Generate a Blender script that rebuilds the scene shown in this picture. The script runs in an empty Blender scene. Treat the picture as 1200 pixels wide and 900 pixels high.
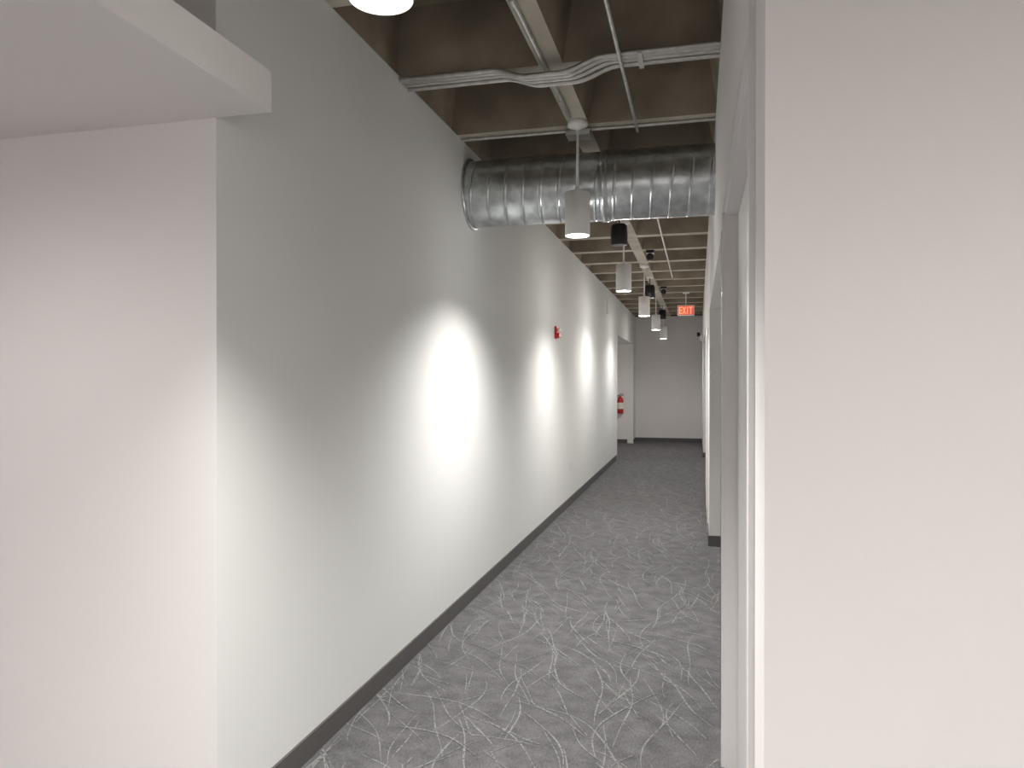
import bpy, bmesh, math, random
from mathutils import Vector
random.seed(23)
sc = bpy.context.scene
COL = sc.collection
try:
    sc.view_settings.view_transform = 'Standard'
except Exception: pass

CH = 1.6            # camera height
XL, XR = -1.60, 0.107
TOP = CH+1.68
ZF = 2.19           # left lobby wall plane
ZE = 14.9           # end of left corridor wall
ZA = 18.9
ZFAR = 19.6
LX0, LX1, LZ0 = -4.5, 2.7, -3.2

# ---------------------------------------------------------------- materials
def mat(name, color, rough=0.6, metal=0.0, noise=None, bump=0.0, bscale=200, emit=None, estr=0, spec=0.5):
    m = bpy.data.materials.new(name); m.use_nodes = True
    nt = m.node_tree; b = nt.nodes['Principled BSDF']
    b.inputs['Base Color'].default_value = (*color, 1)
    b.inputs['Roughness'].default_value = rough
    b.inputs['Metallic'].default_value = metal
    b.inputs['Specular IOR Level'].default_value = spec
    tc = nt.nodes.new('ShaderNodeTexCoord')
    if noise:
        c2, scale, lo, hi = noise
        n = nt.nodes.new('ShaderNodeTexNoise'); n.inputs['Scale'].default_value = scale
        n.inputs['Detail'].default_value = 6
        r = nt.nodes.new('ShaderNodeMapRange')
        r.inputs['From Min'].default_value = lo; r.inputs['From Max'].default_value = hi
        mx = nt.nodes.new('ShaderNodeMix'); mx.data_type = 'RGBA'
        mx.inputs[6].default_value = (*color, 1); mx.inputs[7].default_value = (*c2, 1)
        nt.links.new(tc.outputs['Object'], n.inputs['Vector'])
        nt.links.new(n.outputs['Fac'], r.inputs['Value'])
        nt.links.new(r.outputs['Result'], mx.inputs[0])
        nt.links.new(mx.outputs[2], b.inputs['Base Color'])
    if bump > 0:
        n = nt.nodes.new('ShaderNodeTexNoise'); n.inputs['Scale'].default_value = bscale
        n.inputs['Detail'].default_value = 3
        bp = nt.nodes.new('ShaderNodeBump'); bp.inputs['Strength'].default_value = bump
        bp.inputs['Distance'].default_value = 0.002
        nt.links.new(tc.outputs['Object'], n.inputs['Vector'])
        nt.links.new(n.outputs['Fac'], bp.inputs['Height'])
        nt.links.new(bp.outputs['Normal'], b.inputs['Normal'])
    if emit:
        b.inputs['Emission Color'].default_value = (*emit, 1)
        b.inputs['Emission Strength'].default_value = estr
    return m

M_wall = mat('painted_drywall', (0.79, 0.793, 0.775), 0.75, noise=((0.77, 0.773, 0.755), 1.3, .35, .65), bump=0.1, bscale=160, spec=0.25)
M_wallw = mat('painted_drywall_warm', (0.83, 0.80, 0.785), 0.75, noise=((0.81, 0.78, 0.765), 1.1, .35, .65), bump=0.1, bscale=160, spec=0.25)
M_frame = mat('door_frame_paint', (0.80, 0.78, 0.77), 0.4)
M_door = mat('door_paint', (0.78, 0.76, 0.75), 0.45)
M_base = mat('rubber_baseboard', (0.10, 0.095, 0.093), 0.55)
M_dark = mat('dark_aluminium', (0.05, 0.055, 0.05), 0.4, 0.5)
M_conc = mat('raw_concrete', (0.36, 0.305, 0.235), 0.9, noise=((0.22, 0.185, 0.145), 2.6, .35, .68), bump=0.7, bscale=40, spec=0.15)
M_rib = mat('painted_concrete_rib', (0.58, 0.54, 0.46), 0.85, noise=((0.45, 0.415, 0.35), 5, .35, .65), bump=0.4, bscale=60, spec=0.2)
M_galv = mat('galvanised_duct', (0.68, 0.71, 0.73), 0.30, 0.94, noise=((0.48, 0.51, 0.52), 14, .35, .65))
M_emt = mat('conduit_steel', (0.64, 0.63, 0.61), 0.42, 0.75, noise=((0.52, .51, .49), 20, .35, .65))
M_lamp = mat('lamp_white_enamel', (0.90, 0.88, 0.87), 0.4)
M_refl = mat('lamp_reflector', (0.85, 0.85, 0.84), 0.3, 0.2)
M_lens = mat('lamp_lens', (1, 1, 1), 0.4, emit=(1, .98, .95), estr=7)
M_black = mat('black_enamel', (0.012, 0.012, 0.012), 0.45)
M_red = mat('red_enamel', (0.50, 0.02, 0.02), 0.35)
M_white = mat('white_plastic', (0.8, 0.8, 0.78), 0.4)
M_exitf = mat('exit_face', (0.5, 0.12, 0.08), 0.5, emit=(1.0, 0.18, 0.09), estr=0.35)
M_exitl = mat('exit_letters', (1, .3, .2), 0.5, emit=(1.0, 0.28, 0.14), estr=1.1)
M_chrome = mat('nozzle_metal', (0.6, 0.6, 0.6), 0.3, 1.0)
M_label = mat('paper_label', (0.8, 0.78, 0.7), 0.6)

def carpet():
    m = bpy.data.materials.new('carpet_loop_pile'); m.use_nodes = True
    nt = m.node_tree; b = nt.nodes['Principled BSDF']
    b.inputs['Roughness'].default_value = 0.95; b.inputs['Specular IOR Level'].default_value = 0.1
    tc = nt.nodes.new('ShaderNodeTexCoord')
    mp = nt.nodes.new('ShaderNodeMapping'); mp.inputs['Scale'].default_value = (1, 0.35, 1)
    n = nt.nodes.new('ShaderNodeTexNoise'); n.inputs['Scale'].default_value = 130; n.inputs['Detail'].default_value = 4
    n2 = nt.nodes.new('ShaderNodeTexNoise'); n2.inputs['Scale'].default_value = 9; n2.inputs['Detail'].default_value = 5
    a = nt.nodes.new('ShaderNodeMath'); a.operation = 'ADD'
    r = nt.nodes.new('ShaderNodeMapRange'); r.inputs['From Min'].default_value = .75; r.inputs['From Max'].default_value = 1.25
    mx = nt.nodes.new('ShaderNodeMix'); mx.data_type = 'RGBA'
    mx.inputs[6].default_value = (0.100, 0.097, 0.100, 1); mx.inputs[7].default_value = (0.178, 0.172, 0.176, 1)
    bp = nt.nodes.new('ShaderNodeBump'); bp.inputs['Strength'].default_value = .7; bp.inputs['Distance'].default_value = .003
    L = nt.links.new
    L(tc.outputs['Object'], mp.inputs[0]); L(mp.outputs[0], n.inputs['Vector']); L(tc.outputs['Object'], n2.inputs['Vector'])
    L(n.outputs['Fac'], a.inputs[0]); L(n2.outputs['Fac'], a.inputs[1]); L(a.outputs[0], r.inputs['Value'])
    L(r.outputs[0], mx.inputs[0]); L(mx.outputs[2], b.inputs['Base Color'])
    L(n.outputs['Fac'], bp.inputs['Height']); L(bp.outputs[0], b.inputs['Normal'])
    return m
M_carpet = carpet()
M_strand = mat('carpet_light_yarn', (0.29, 0.287, 0.28), 0.95, noise=((0.15, 0.145, 0.146), 60, .48, .60), spec=0.1)

# ---------------------------------------------------------------- helpers
def finish(bm, name, mats, smooth=False, parent=None):
    me = bpy.data.meshes.new(name); bm.normal_update(); bm.to_mesh(me); bm.free()
    for m in (mats if isinstance(mats, (list, tuple)) else [mats]): me.materials.append(m)
    if smooth:
        for p in me.polygons: p.use_smooth = True
    o = bpy.data.objects.new(name, me); COL.objects.link(o)
    if parent: o.parent = parent
    return o

def bbox(bm, x0, x1, y0, y1, z0, z1, mi=0, bevel=0):
    vs = [bm.verts.new(p) for p in [(x0,y0,z0),(x1,y0,z0),(x1,y1,z0),(x0,y1,z0),(x0,y0,z1),(x1,y0,z1),(x1,y1,z1),(x0,y1,z1)]]
    fs = []
    for f in [(0,3,2,1),(4,5,6,7),(0,1,5,4),(1,2,6,5),(2,3,7,6),(3,0,4,7)]:
        fc = bm.faces.new([vs[i] for i in f]); fc.material_index = mi; fs.append(fc)
    if bevel:
        es = list({e for f in fs for e in f.edges})
        bmesh.ops.bevel(bm, geom=es, offset=bevel, segments=2, affect='EDGES', profile=.5)

def boxes(name, lst, mats, parent=None, bevel=0):
    bm = bmesh.new()
    for b in lst:
        bbox(bm, *b[:6], mi=(b[6] if len(b) > 6 else 0), bevel=bevel)
    return finish(bm, name, mats, parent=parent)

def lathe(bm, prof, c, axis='Z', seg=40, mi=0, close=False):
    rings = []
    for r, h in prof:
        ring = []
        for i in range(seg):
            a = 2*math.pi*i/seg
            if axis == 'Z': p = (c[0]+r*math.cos(a), c[1]+r*math.sin(a), c[2]+h)
            elif axis == 'Y': p = (c[0]+r*math.cos(a), c[1]+h, c[2]+r*math.sin(a))
            else: p = (c[0]+h, c[1]+r*math.cos(a), c[2]+r*math.sin(a))
            ring.append(bm.verts.new(p))
        rings.append(ring)
    for k in range(len(rings)-1):
        for i in range(seg):
            j = (i+1) % seg
            f = bm.faces.new((rings[k][i], rings[k][j], rings[k+1][j], rings[k+1][i])); f.material_index = mi; f.smooth = True
    return rings

def cap(bm, ring, mi=0):
    f = bm.faces.new(ring); f.material_index = mi

def lathe_obj(name, prof, c, m, axis='Z', seg=40, parent=None, caps=(True, True)):
    bm = bmesh.new(); r = lathe(bm, prof, c, axis, seg)
    if caps[0]: cap(bm, r[0])
    if caps[1]: cap(bm, r[-1])
    bmesh.ops.recalc_face_normals(bm, faces=bm.faces)
    return finish(bm, name, m, parent=parent)

def tube(name, pts, r, m, parent=None, res=6):
    cu = bpy.data.curves.new(name, 'CURVE'); cu.dimensions = '3D'
    sp = cu.splines.new('POLY'); sp.points.add(len(pts)-1)
    for i, p in enumerate(pts): sp.points[i].co = (*p, 1)
    cu.bevel_depth = r; cu.bevel_resolution = res; cu.use_fill_caps = True
    cu.materials.append(m)
    o = bpy.data.objects.new(name, cu); COL.objects.link(o)
    if parent: o.parent = parent
    return o

def empty(name, loc=(0,0,0)):
    e = bpy.data.objects.new(name, None); e.empty_display_size = .1; COL.objects.link(e)
    return e

# ---------------------------------------------------------------- floor
AZ1 = 7.35
floor = boxes('floor', [(LX0-.15, LX1+.15, LZ0-.15, ZFAR+.15, -0.1, 0)], M_carpet)
rects = [(XL+.012, XR-.012, ZF, ZFAR-.02), (LX0+.1, XL+.02, 0.0, ZF-.02), (XL, XR, 0.0, ZF+.05), (XR, LX1-.1, 0.0, 1.26),
         (XR-.02, 1.35, 3.62, AZ1-.02), (-2.6, XL+.02, ZE+.12, ZA-.02), (XR-.02, 1.2, 11.1, 15.7)]
def inside(x, y): return any(a <= x <= b and c <= y <= d for a, b, c, d in rects)
bm = bmesh.new()
def stroke(x, y, th, k, ln, w, z, dk=0):
    z = .0010+random.random()*.0018
    n = max(8, int(ln/0.03)); prev = None; ds = ln/n
    wob = random.uniform(0, 6); wob2 = random.uniform(0, 6)
    for i in range(n+1):
        t = i/n; ww = w*(0.45+0.55*math.sin(math.pi*t))
        ww *= 1+.3*math.sin(14*t+wob)
        nx, ny = -math.sin(th), math.cos(th)
        if inside(x, y):
            cur = (bm.verts.new((x+nx*ww/2, y+ny*ww/2, z)), bm.verts.new((x-nx*ww/2, y-ny*ww/2, z)))
            if prev: bm.faces.new((prev[1], cur[1], cur[0], prev[0]))
            prev = cur
        else: prev = None
        x += math.cos(th)*ds; y += math.sin(th)*ds; th += (k+dk*t+1.2*math.sin(8*t+wob2))*ds
for (a, b, c, d) in rects:
    g = .155; gx = max(1, int((b-a)/g)); gy = max(1, int((d-c)/g))
    for i in range(gx):
        for j in range(gy):
            x = a+(i+random.random())*(b-a)/gx; y = c+(j+random.random())*(d-c)/gy
            th = random.gauss(math.radians(112), math.radians(28)); k = random.choice((-1, 1))*random.uniform(.1, 1.6)
            ln = random.uniform(.28, .85)
            stroke(x, y, th, k, ln, random.uniform(.0045, .0088), 0, random.uniform(-1.5, 1.5))
            if random.random() < .25:
                stroke(x+random.uniform(-.03, .03), y, th+random.uniform(-.3, .3), k*.8, ln*.7, .005, 0)
bmesh.ops.recalc_face_normals(bm, faces=bm.faces)
for f in bm.faces:
    f.normal_update()
    if f.normal.z < 0: f.normal_flip()
finish(bm, 'carpet_pattern_yarn', M_strand, parent=floor)

# ---------------------------------------------------------------- walls
T = .15
boxes('wall_left', [(XL-T, XL, ZF+T, ZE, 0, TOP), (XL-T, XL, ZE, ZA, CH+.93, TOP), (XL-T, XL, ZA, ZFAR, 0, TOP)], M_wall)
AH = CH+.93
boxes('wall_alcove_side', [(-2.75, -2.6, ZE-T, ZA+T, 0, AH)], M_wallw)
boxes('wall_alcove_near', [(-2.6, XL-T, ZE-T, ZE, 0, AH)], M_wallw)
boxes('wall_alcove_end', [(-2.6, XL-T, ZA, ZA+T, 0, AH)], M_wallw)
boxes('ceiling_alcove', [(-2.75, XL-T, ZE-T, ZA+T, AH, AH+.08)], M_wallw)
wfl = boxes('wall_front_left', [(LX0, XL, ZF, ZF+T, 0, TOP)], [M_wallw, M_wall])
for p in wfl.data.polygons:
    if p.normal.x > .9: p.material_index = 1
boxes('wall_far', [(XL-T, XR+T, ZFAR, ZFAR+T, 0, TOP)], M_wallw)
boxes('wall_back', [(LX0-T, LX1+T, LZ0-T, LZ0, 0, TOP)], M_wallw)
boxes('wall_lobby_left', [(LX0-T, LX0, LZ0, ZF+T, 0, TOP)], M_wallw)
boxes('wall_lobby_right', [(LX1, LX1+T, LZ0, 1.28+T, 0, TOP)], M_wallw)
boxes('wall_front_right', [(XR+T, LX1, 1.28, 1.28+T, 0, TOP)], M_wallw)
HD = CH+.69
D0, D1 = 1.54, 3.15
boxes('wall_right', [(XR, XR+T, 1.28, D0, 0, TOP), (XR, XR+T, D0, D1, HD, TOP), (XR, XR+T, D1, 3.55, 0, TOP),
                     (XR, XR+T, 3.55, AZ1, HD, TOP), (XR, XR+T, AZ1, 11.0, 0, TOP), (XR, XR+T, 11.0, 15.8, HD+.1, TOP),
                     (XR, XR+T, 15.8, ZFAR, 0, TOP)], M_wallw)
def alcove(nm, z0, z1, xd, hd):
    boxes(nm, [(xd, xd+T, z0-T, z1+T, 0, hd), (XR+T, xd, z0-T, z0, 0, hd), (XR+T, xd, z1, z1+T, 0, hd),
               (XR+T, xd+T, z0-T, z1+T, hd, hd+.08)], M_wall)
alcove('wall_right_alcove', 3.55, AZ1, 1.4, HD)
alcove('wall_right_far_alcove', 11.0, 15.8, 1.3, HD+.1)
boxes('ceiling_soffit', [(LX0, -1.387, LZ0, ZF, CH+.90, CH+1.035)], M_wallw)

bh, bt = .1, .011
boxes('baseboard_left', [(XL, XL+bt, ZF, ZE, 0, bh), (XL, XL+bt, ZA, ZFAR, 0, bh)], M_base)
boxes('baseboard_alcove', [(-2.6, XL-T, ZA-bt, ZA, 0, bh), (-2.6, -2.6+bt, ZE, ZA-bt, 0, bh)], M_base)
boxes('baseboard_far', [(XL+bt, XR-bt, ZFAR-bt, ZFAR, 0, bh)], M_base)
boxes('baseboard_front_left', [(LX0, XL, ZF-bt, ZF, 0, bh)], M_base)
boxes('baseboard_front_right', [(XR, LX1, 1.28-bt, 1.28, 0, bh)], M_base)
boxes('baseboard_right', [(XR-bt, XR, AZ1, 11.0, 0, bh), (XR-bt, XR, 15.8, ZFAR, 0, bh), (XR-bt, 1.4, AZ1-bt, AZ1, 0, bh),
                          (1.4-bt, 1.4, 3.55, AZ1-bt, 0, bh), (XR-bt, 1.3, 15.8-bt, 15.8, 0, bh)], M_base)

dr = empty('door_1')
fj = .05
boxes('frame', [(XR-.012, XR+.0, D0-fj, D0, 0, HD+fj), (XR-.012, XR, D1, D1+fj, 0, HD+fj), (XR-.012, XR, D0, D1, HD, HD+fj),
                (XR, XR+T, D0, D0+.012, 0, HD), (XR, XR+T, D1-.012, D1, 0, HD), (XR, XR+T, D0, D1, HD-.012, HD)], M_frame, parent=dr)
mid = (D0+D1)/2
boxes('leaf_1', [(XR+.05, XR+.095, D0+.015, mid-.002, .008, HD-.015)], M_door, parent=dr, bevel=.002)
boxes('leaf_2', [(XR+.05, XR+.095, mid+.002, D1-.015, .008, HD-.015)], M_door, parent=dr, bevel=.002)
boxes('trim_1', [(XR-.004, XR+.04, 3.50, 3.56, 0, HD)], M_dark)
d2 = empty('door_2')
boxes('frame', [(XR-.014, XR, 8.0, 8.05, 0, 2.15), (XR-.014, XR, 8.95, 9.0, 0, 2.15), (XR-.014, XR, 8.05, 8.95, 2.1, 2.15)], M_frame, parent=d2)
boxes('leaf', [(XR-.006, XR, 8.05, 8.95, .01, 2.1)], M_door, parent=d2)
boxes('trim_2', [(XL-T, XL+.012, ZE, ZE+.04, 0, AH)], M_frame)

# ---------------------------------------------------------------- waffle ceiling
P = .95; RB = .13; DEP = .36; TP = .07
xs0 = -.76-4*P; ys0 = 3.9-8*P
nx, ny = 8, 25
bm = bmesh.new()
for i in range(nx):
    for j in range(ny):
        cx0 = xs0+i*P+RB/2; cx1 = xs0+(i+1)*P-RB/2
        cy0 = ys0+j*P+RB/2; cy1 = ys0+(j+1)*P-RB/2
        lo = [bm.verts.new(p) for p in [(cx0,cy0,TOP),(cx1,cy0,TOP),(cx1,cy1,TOP),(cx0,cy1,TOP)]]
        hi = [bm.verts.new(p) for p in [(cx0+TP,cy0+TP,TOP+DEP),(cx1-TP,cy0+TP,TOP+DEP),(cx1-TP,cy1-TP,TOP+DEP),(cx0+TP,cy1-TP,TOP+DEP)]]
        for k in range(4):
            bm.faces.new((lo[k], lo[(k+1) % 4], hi[(k+1) % 4], hi[k]))
        bm.faces.new(hi)
        ox0, ox1 = cx0-RB/2, cx1+RB/2; oy0, oy1 = cy0-RB/2, cy1+RB/2
        ou = [bm.verts.new(p) for p in [(ox0,oy0,TOP),(ox1,oy0,TOP),(ox1,oy1,TOP),(ox0,oy1,TOP)]]
        for k in range(4):
            f = bm.faces.new((ou[k], ou[(k+1) % 4], lo[(k+1) % 4], lo[k])); f.material_index = 1
bmesh.ops.remove_doubles(bm, verts=bm.verts, dist=1e-4)
bbox(bm, xs0, xs0+nx*P, ys0, ys0+ny*P, TOP+DEP+.01, TOP+DEP+.1)
finish(bm, 'ceiling', [M_conc, M_rib])

# ---------------------------------------------------------------- duct
duct = empty('spiral_duct')
DZ, DH, DR = 5.12, CH+1.352, .235
bm = bmesh.new(); seg = 72; L = XR-XL; n = 460; pitch = .125
rings = []
for k in range(n+1):
    h = L*k/n; ring = []
    for i in range(seg):
        a = 2*math.pi*i/seg
        ph = ((h/pitch + i/seg) % 1.0)
        d = min(ph, 1-ph)*pitch
        r = DR + .004*math.exp(-(d/.004)**2) - .001*math.exp(-((d-.012)/.004)**2)
        ring.append(bm.verts.new((XL+h, DZ+r*math.cos(a), DH+r*math.sin(a))))
    rings.append(ring)
for k in range(n):
    for i in range(seg):
        j = (i+1) % seg
        bm.faces.new((rings[k][i], rings[k+1][i], rings[k+1][j], rings[k][j]))
finish(bm, 'duct_shell', M_galv, smooth=True, parent=duct)
lathe_obj('joint_band', [(DR+.002, -.03), (DR+.009, -.028), (DR+.009, .028), (DR+.002, .03)], (-.62, DZ, DH), M_galv, 'X', 64, duct, (False, False))
lathe_obj('wall_collar', [(DR, 0), (DR+.02, 0), (DR+.02, .012), (DR, .014)], (XL, DZ, DH), M_galv, 'X', 64, duct, (False, False))

# ---------------------------------------------------------------- conduits
cond = empty('conduit_bundle')
def sm(t): return t*t*(3-2*t)
for i, (dy, r, dz) in enumerate([(0, .013, 0), (.04, .013, .002), (.08, .012, 0), (.125, .014, -.002)]):
    pts = []
    for k in range(81):
        x = XL+.001+(XR-XL-.002)*k/80
        t = min(1, max(0, (x+1.08-.02*i)/.2)); u = min(1, max(0, (x+.70-.02*i)/.24))
        z = TOP-.010-r-.05*sm(t)+.05*sm(u)+dz
        pts.append((x, 3.78+dy-.03*sm(u), z))
    tube(f'conduit_{i+1}', pts, r, M_emt, cond)
boxes('strap', [(-.3, -.275, 3.72, 3.91, TOP-.042, TOP-.038)], M_emt, cond)

lc = empty('ceiling_conduit')
tube('run', [(-.385, -1, TOP-.05), (-.385, 4.86, TOP-.05)], .010, M_emt, lc)
tube('run_2', [(-.40, 5.8, TOP-.03), (-.40, 12.0, TOP-.03)], .010, M_emt, lc)
lr = empty('rib_conduit')
tube('run_a', [(-.79, -1, TOP-.013), (-.79, 4.6, TOP-.013)], .012, M_emt, lr)
for yy in (2.35, 3.1, 4.3):
    tube('coupling', [(-.79, yy, TOP-.016), (-.79, yy+.06, TOP-.016)], .016, M_emt, lr)
cc = empty('cross_conduit')
tube('run', [(XL+.001, 4.86, TOP-.012), (XR-.001, 4.86, TOP-.012)], .011, M_emt, cc)
boxes('junction_box', [(-.85, -.69, 4.80, 4.92, TOP-.06, TOP-.024)], M_emt, cc)

# ---------------------------------------------------------------- pendants
def pendant(x, y, power=210, fill=4, top=TOP, size=126, blend=.95):
    e = empty('pendant_lamp')
    zb = CH+.94; h = .28; r = .081
    bm = bmesh.new()
    rg = lathe(bm, [(r-.010, zb+.03), (r-.012, zb+.004), (r-.008, zb), (r-.002, zb), (r, zb+.003), (r, zb+h-.004), (r-.004, zb+h), (.012, zb+h)], (x, y, 0), 'Z', 48)
    cap(bm, rg[-1])
    finish(bm, 'housing', M_lamp, parent=e)
    lathe_obj('reflector', [(r-.010, zb+.004), (.062, zb+.022)], (x, y, 0), M_refl, parent=e, seg=48, caps=(False, False))
    bm = bmesh.new(); rg = lathe(bm, [(.066, zb+.0215), (.0661, zb+.0225)], (x, y, 0), 'Z', 48); cap(bm, rg[0]); cap(bm, rg[1])
    bmesh.ops.recalc_face_normals(bm, faces=bm.faces)
    finish(bm, 'lens', M_lens, parent=e)
    lathe_obj('stem', [(.009, zb+h-.002), (.009, top-.03)], (x, y, 0), M_lamp, parent=e, seg=16)
    lathe_obj('swivel', [(.012, zb+h), (.016, zb+h+.006), (.014, zb+h+.03), (.009, zb+h+.04)], (x, y, 0), M_lamp, parent=e, seg=20)
    lathe_obj('canopy', [(.014, top-.055), (.022, top-.04), (.060, top-.034), (.066, top-.028), (.066, top)], (x, y, 0), M_lamp, parent=e, seg=32)
    li = bpy.data.lights.new('pendant_spot', 'SPOT'); li.energy = power; li.color = (1, .985, .955)
    li.spot_size = math.radians(size); li.spot_blend = blend; li.shadow_soft_size = .05
    lo = bpy.data.objects.new('downlight', li); COL.objects.link(lo); lo.location = (x, y, zb-.002); lo.parent = e
    if fill:  # extra point light added below the lens as fill for upper walls and ceiling
        li = bpy.data.lights.new('pendant_fill', 'POINT'); li.energy = fill; li.color = (1, .97, .92)
        li.shadow_soft_size = .06
        lo = bpy.data.objects.new('added_fill', li); COL.objects.link(lo); lo.location = (x, y, zb-.07); lo.parent = e
    return e
pendant(-.76, 1.68, 260, 2, size=108, blend=1)
pendant(-.76, 1.68+3.05, 285, 5, size=134, blend=1)
pendant(-.76, 1.68+6.10, 180, 8, size=138, blend=1)
for k in range(3, 6): pendant(-.76, 1.68+3.05*k, 90-8*(k-3), 14-2*(k-3), size=175, blend=.8)
pendant(-.76, 1.68-3.05, 300, 3, size=140)
pendant(1.14, -1.0, 115, 0, size=178, blend=.5)  # unseen lobby pendant, added to light the right facing wall
pendant(1.14, -2.5, 200, 0, size=178, blend=.5)  # second added pendant behind the camera, evens the light on that wall
def add_soffit_fill(x, y, z, power):  # added soffit lights, out of view, brightening the left facing wall and lobby
    e = empty('added_soffit_fill')
    lathe_obj('trim_ring', [(.075, z+.0), (.075, z-.006), (.092, z-.004), (.095, z)], (x, y, 0), M_lamp, parent=e, caps=(False, False))
    lathe_obj('lens', [(.075, z-.0025), (.075, z-.001)], (x, y, 0), M_lens, parent=e)
    li = bpy.data.lights.new('soffit_fill_spot', 'SPOT'); li.energy = power; li.color = (1, .975, .955)
    li.spot_size = math.radians(178); li.spot_blend = .6; li.shadow_soft_size = .07
    lo = bpy.data.objects.new('downlight', li); COL.objects.link(lo); lo.location = (x, y, z-.012); lo.parent = e
add_soffit_fill(-2.2, 0.75, CH+.90, 58)
add_soffit_fill(-2.9, -1.3, CH+.90, 150)

for yy in (7.32, 12.1, 16.4):
    e = empty('pendant_speaker'); x = -.76; z0 = CH+1.34
    lathe_obj('body', [(.03, z0+.004), (.074, z0), (.082, z0+.006), (.084, z0+.10), (.078, z0+.19), (.06, z0+.21), (.012, z0+.214)], (x, yy, 0), M_black, parent=e, seg=40)
    lathe_obj('stem', [(.007, z0+.21), (.007, TOP-.02)], (x, yy, 0), M_black, parent=e, seg=12)
    lathe_obj('canopy', [(.05, TOP-.022), (.062, TOP-.016), (.062, TOP)], (x, yy, 0), M_white, parent=e, seg=30)
for yy in (9.6, 13.4):
    e = empty('track_spotlight'); x = -.6
    boxes('mount', [(x-.05, x+.05, yy-.02, yy+.12, TOP-.035, TOP)], M_black, e)
    lathe_obj('head', [(.03, 0), (.045, .01), (.045, .12), (.02, .15)], (x, yy-.05, TOP-.09), M_black, 'Y', 24, e)

# ---------------------------------------------------------------- exit sign
e = empty('exit_sign'); ex, ey, ez = -.225, 14.35, CH+1.235
boxes('housing', [(ex-.155, ex+.155, ey-.02, ey+.02, ez, ez+.2)], M_white, e, bevel=.004)
boxes('face', [(ex-.143, ex+.143, ey-.023, ey-.0195, ez+.012, ez+.188)], M_exitf, e)
bm = bmesh.new(); yf0, yf1 = ey-.027, ey-.0225; b = ez+.035; H = .13; s = .018
def R(x0, x1, z0, z1): bbox(bm, x0, x1, yf0, yf1, z0, z1)
x0 = ex-.125
R(x0, x0+s, b, b+H)
for zz in (b, b+H/2-s/2, b+H-s): R(x0+s, x0+.055, zz, zz+s)
def slant(xa, xb):
    vs = []
    for y in (yf0, yf1):
        for (x, z) in ((xa-s/2, b), (xa+s/2, b), (xb+s/2, b+H), (xb-s/2, b+H)): vs.append(bm.verts.new((x, y, z)))
    for f in [(0,1,2,3),(7,6,5,4),(0,4,5,1),(1,5,6,2),(2,6,7,3),(3,7,4,0)]: bm.faces.new([vs[i] for i in f])
slant(ex-.055, ex-.005); slant(ex-.005, ex-.055)
R(ex+.02, ex+.02+s, b, b+H)
R(ex+.055, ex+.125, b+H-s, b+H); R(ex+.09-s/2, ex+.09+s/2, b, b+H-s)
finish(bm, 'letters', M_exitl, parent=e)
tube('stem', [(ex, ey, ez+.199), (ex, ey, TOP-.02)], .008, M_white, e)
boxes('canopy', [(ex-.06, ex+.06, ey-.04, ey+.04, TOP-.025, TOP)], M_white, e, bevel=.004)

# ---------------------------------------------------------------- fire alarm on left wall
e = empty('fire_alarm_strobe'); ay, az = 8.35, CH+.56
boxes('back_plate', [(XL, XL+.03, ay-.06, ay+.06, az-.075, az+.065)], M_red, e, bevel=.006)
boxes('horn', [(XL+.03, XL+.055, ay-.05, ay+.05, az-.065, az-.005)], M_red, e, bevel=.008)
boxes('strobe_lens', [(XL+.03, XL+.065, ay-.032, ay+.032, az+.005, az+.05)], M_white, e, bevel=.01)
e = empty('wall_outlet'); oy, oz = 9.4, CH-1.116
boxes('plate', [(XL, XL+.007, oy-.036, oy+.036, oz-.058, oz+.058)], M_white, e, bevel=.002)
boxes('sockets', [(XL+.006, XL+.009, oy-.018, oy+.018, oz+.008, oz+.04), (XL+.006, XL+.009, oy-.018, oy+.018, oz-.04, oz-.008)], M_frame, e)
e = empty('wall_vent')
gy, gz = 13.4, CH+1.2
boxes('frame', [(XL, XL+.015, gy-.15, gy+.15, gz, gz+.3)], M_frame, e)
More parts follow.
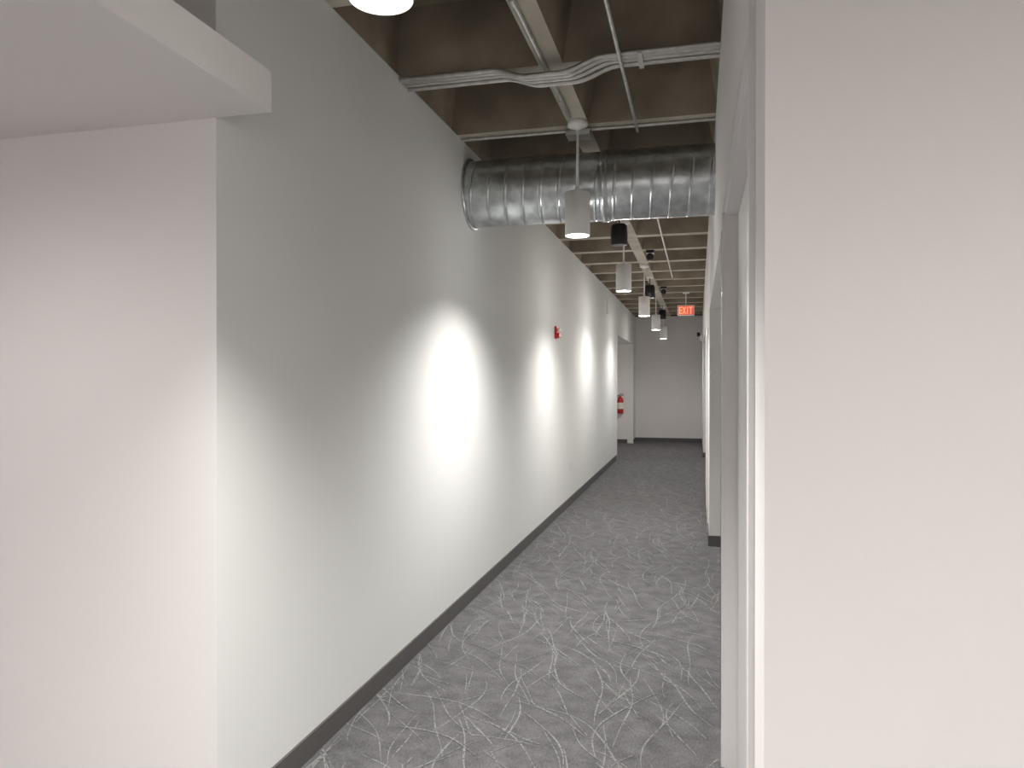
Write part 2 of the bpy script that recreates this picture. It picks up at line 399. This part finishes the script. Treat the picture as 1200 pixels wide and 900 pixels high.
boxes('louvers', [(XL+.015, XL+.022, gy-.13, gy+.13, gz+.02+i*.032, gz+.036+i*.032) for i in range(8)], M_frame, e)
e = empty('emergency_light')
boxes('body', [(XR-.06, XR, 16.3, 16.55, CH+.86, CH+.98)], M_white, e, bevel=.01)
for dy in (.04, .21):
    lathe_obj('lamp_head', [(.03, -.07), (.045, -.065), (.04, -.02), (.015, 0)], (XR-.06, 16.3+dy, CH+1.0), M_black, 'X', 20, e)

# ---------------------------------------------------------------- extinguisher
e = empty('fire_extinguisher'); x, y, z = -1.92, ZA-.10, CH-.84
boxes('bracket', [(x-.03, x+.03, ZA-.015, ZA, z+.1, z+.45)], M_white, e)
lathe_obj('cylinder', [(.05, 0), (.075, .008), (.08, .03), (.08, .34), (.07, .38), (.045, .41), (.025, .425), (.025, .45)], (x, y, z), M_red, parent=e, seg=36)
lathe_obj('label', [(.0808, .12), (.0808, .28)], (x, y, z), M_label, parent=e, seg=36, caps=(False, False))
boxes('valve', [(x-.02, x+.02, y-.02, y+.02, z+.45, z+.485)], M_chrome, e, bevel=.003)
boxes('lever', [(x-.015, x+.09, y-.012, y+.012, z+.485, z+.50), (x-.01, x+.08, y-.01, y+.01, z+.455, z+.465)], M_black, e, bevel=.002)
hp = [(x-.02, y, z+.465)]
for k in range(13):
    a = math.pi*k/12
    hp.append((x-.07-.035*math.sin(a), y-.02, z+.46-.28*k/12))
tube('hose', hp, .012, M_black, e)
lathe_obj('nozzle', [(.012, .06), (.022, 0)], (x-.075, y-.02, z+.10), M_black, parent=e, seg=16)

# ---------------------------------------------------------------- world + camera
w = bpy.data.worlds.new('world'); sc.world = w; w.use_nodes = True
w.node_tree.nodes['Background'].inputs[0].default_value = (1, .95, .9, 1)
w.node_tree.nodes['Background'].inputs[1].default_value = 0.05
cam = bpy.data.cameras.new('camera'); co = bpy.data.objects.new('camera', cam); COL.objects.link(co)
F = 860.0
cam.sensor_width = 36; cam.lens = F/1200*36; cam.clip_start = .02
co.location = (0, 0, CH)
co.rotation_euler = (math.radians(90)-math.atan(4/F), 0, math.atan(218/F))
sc.camera = co
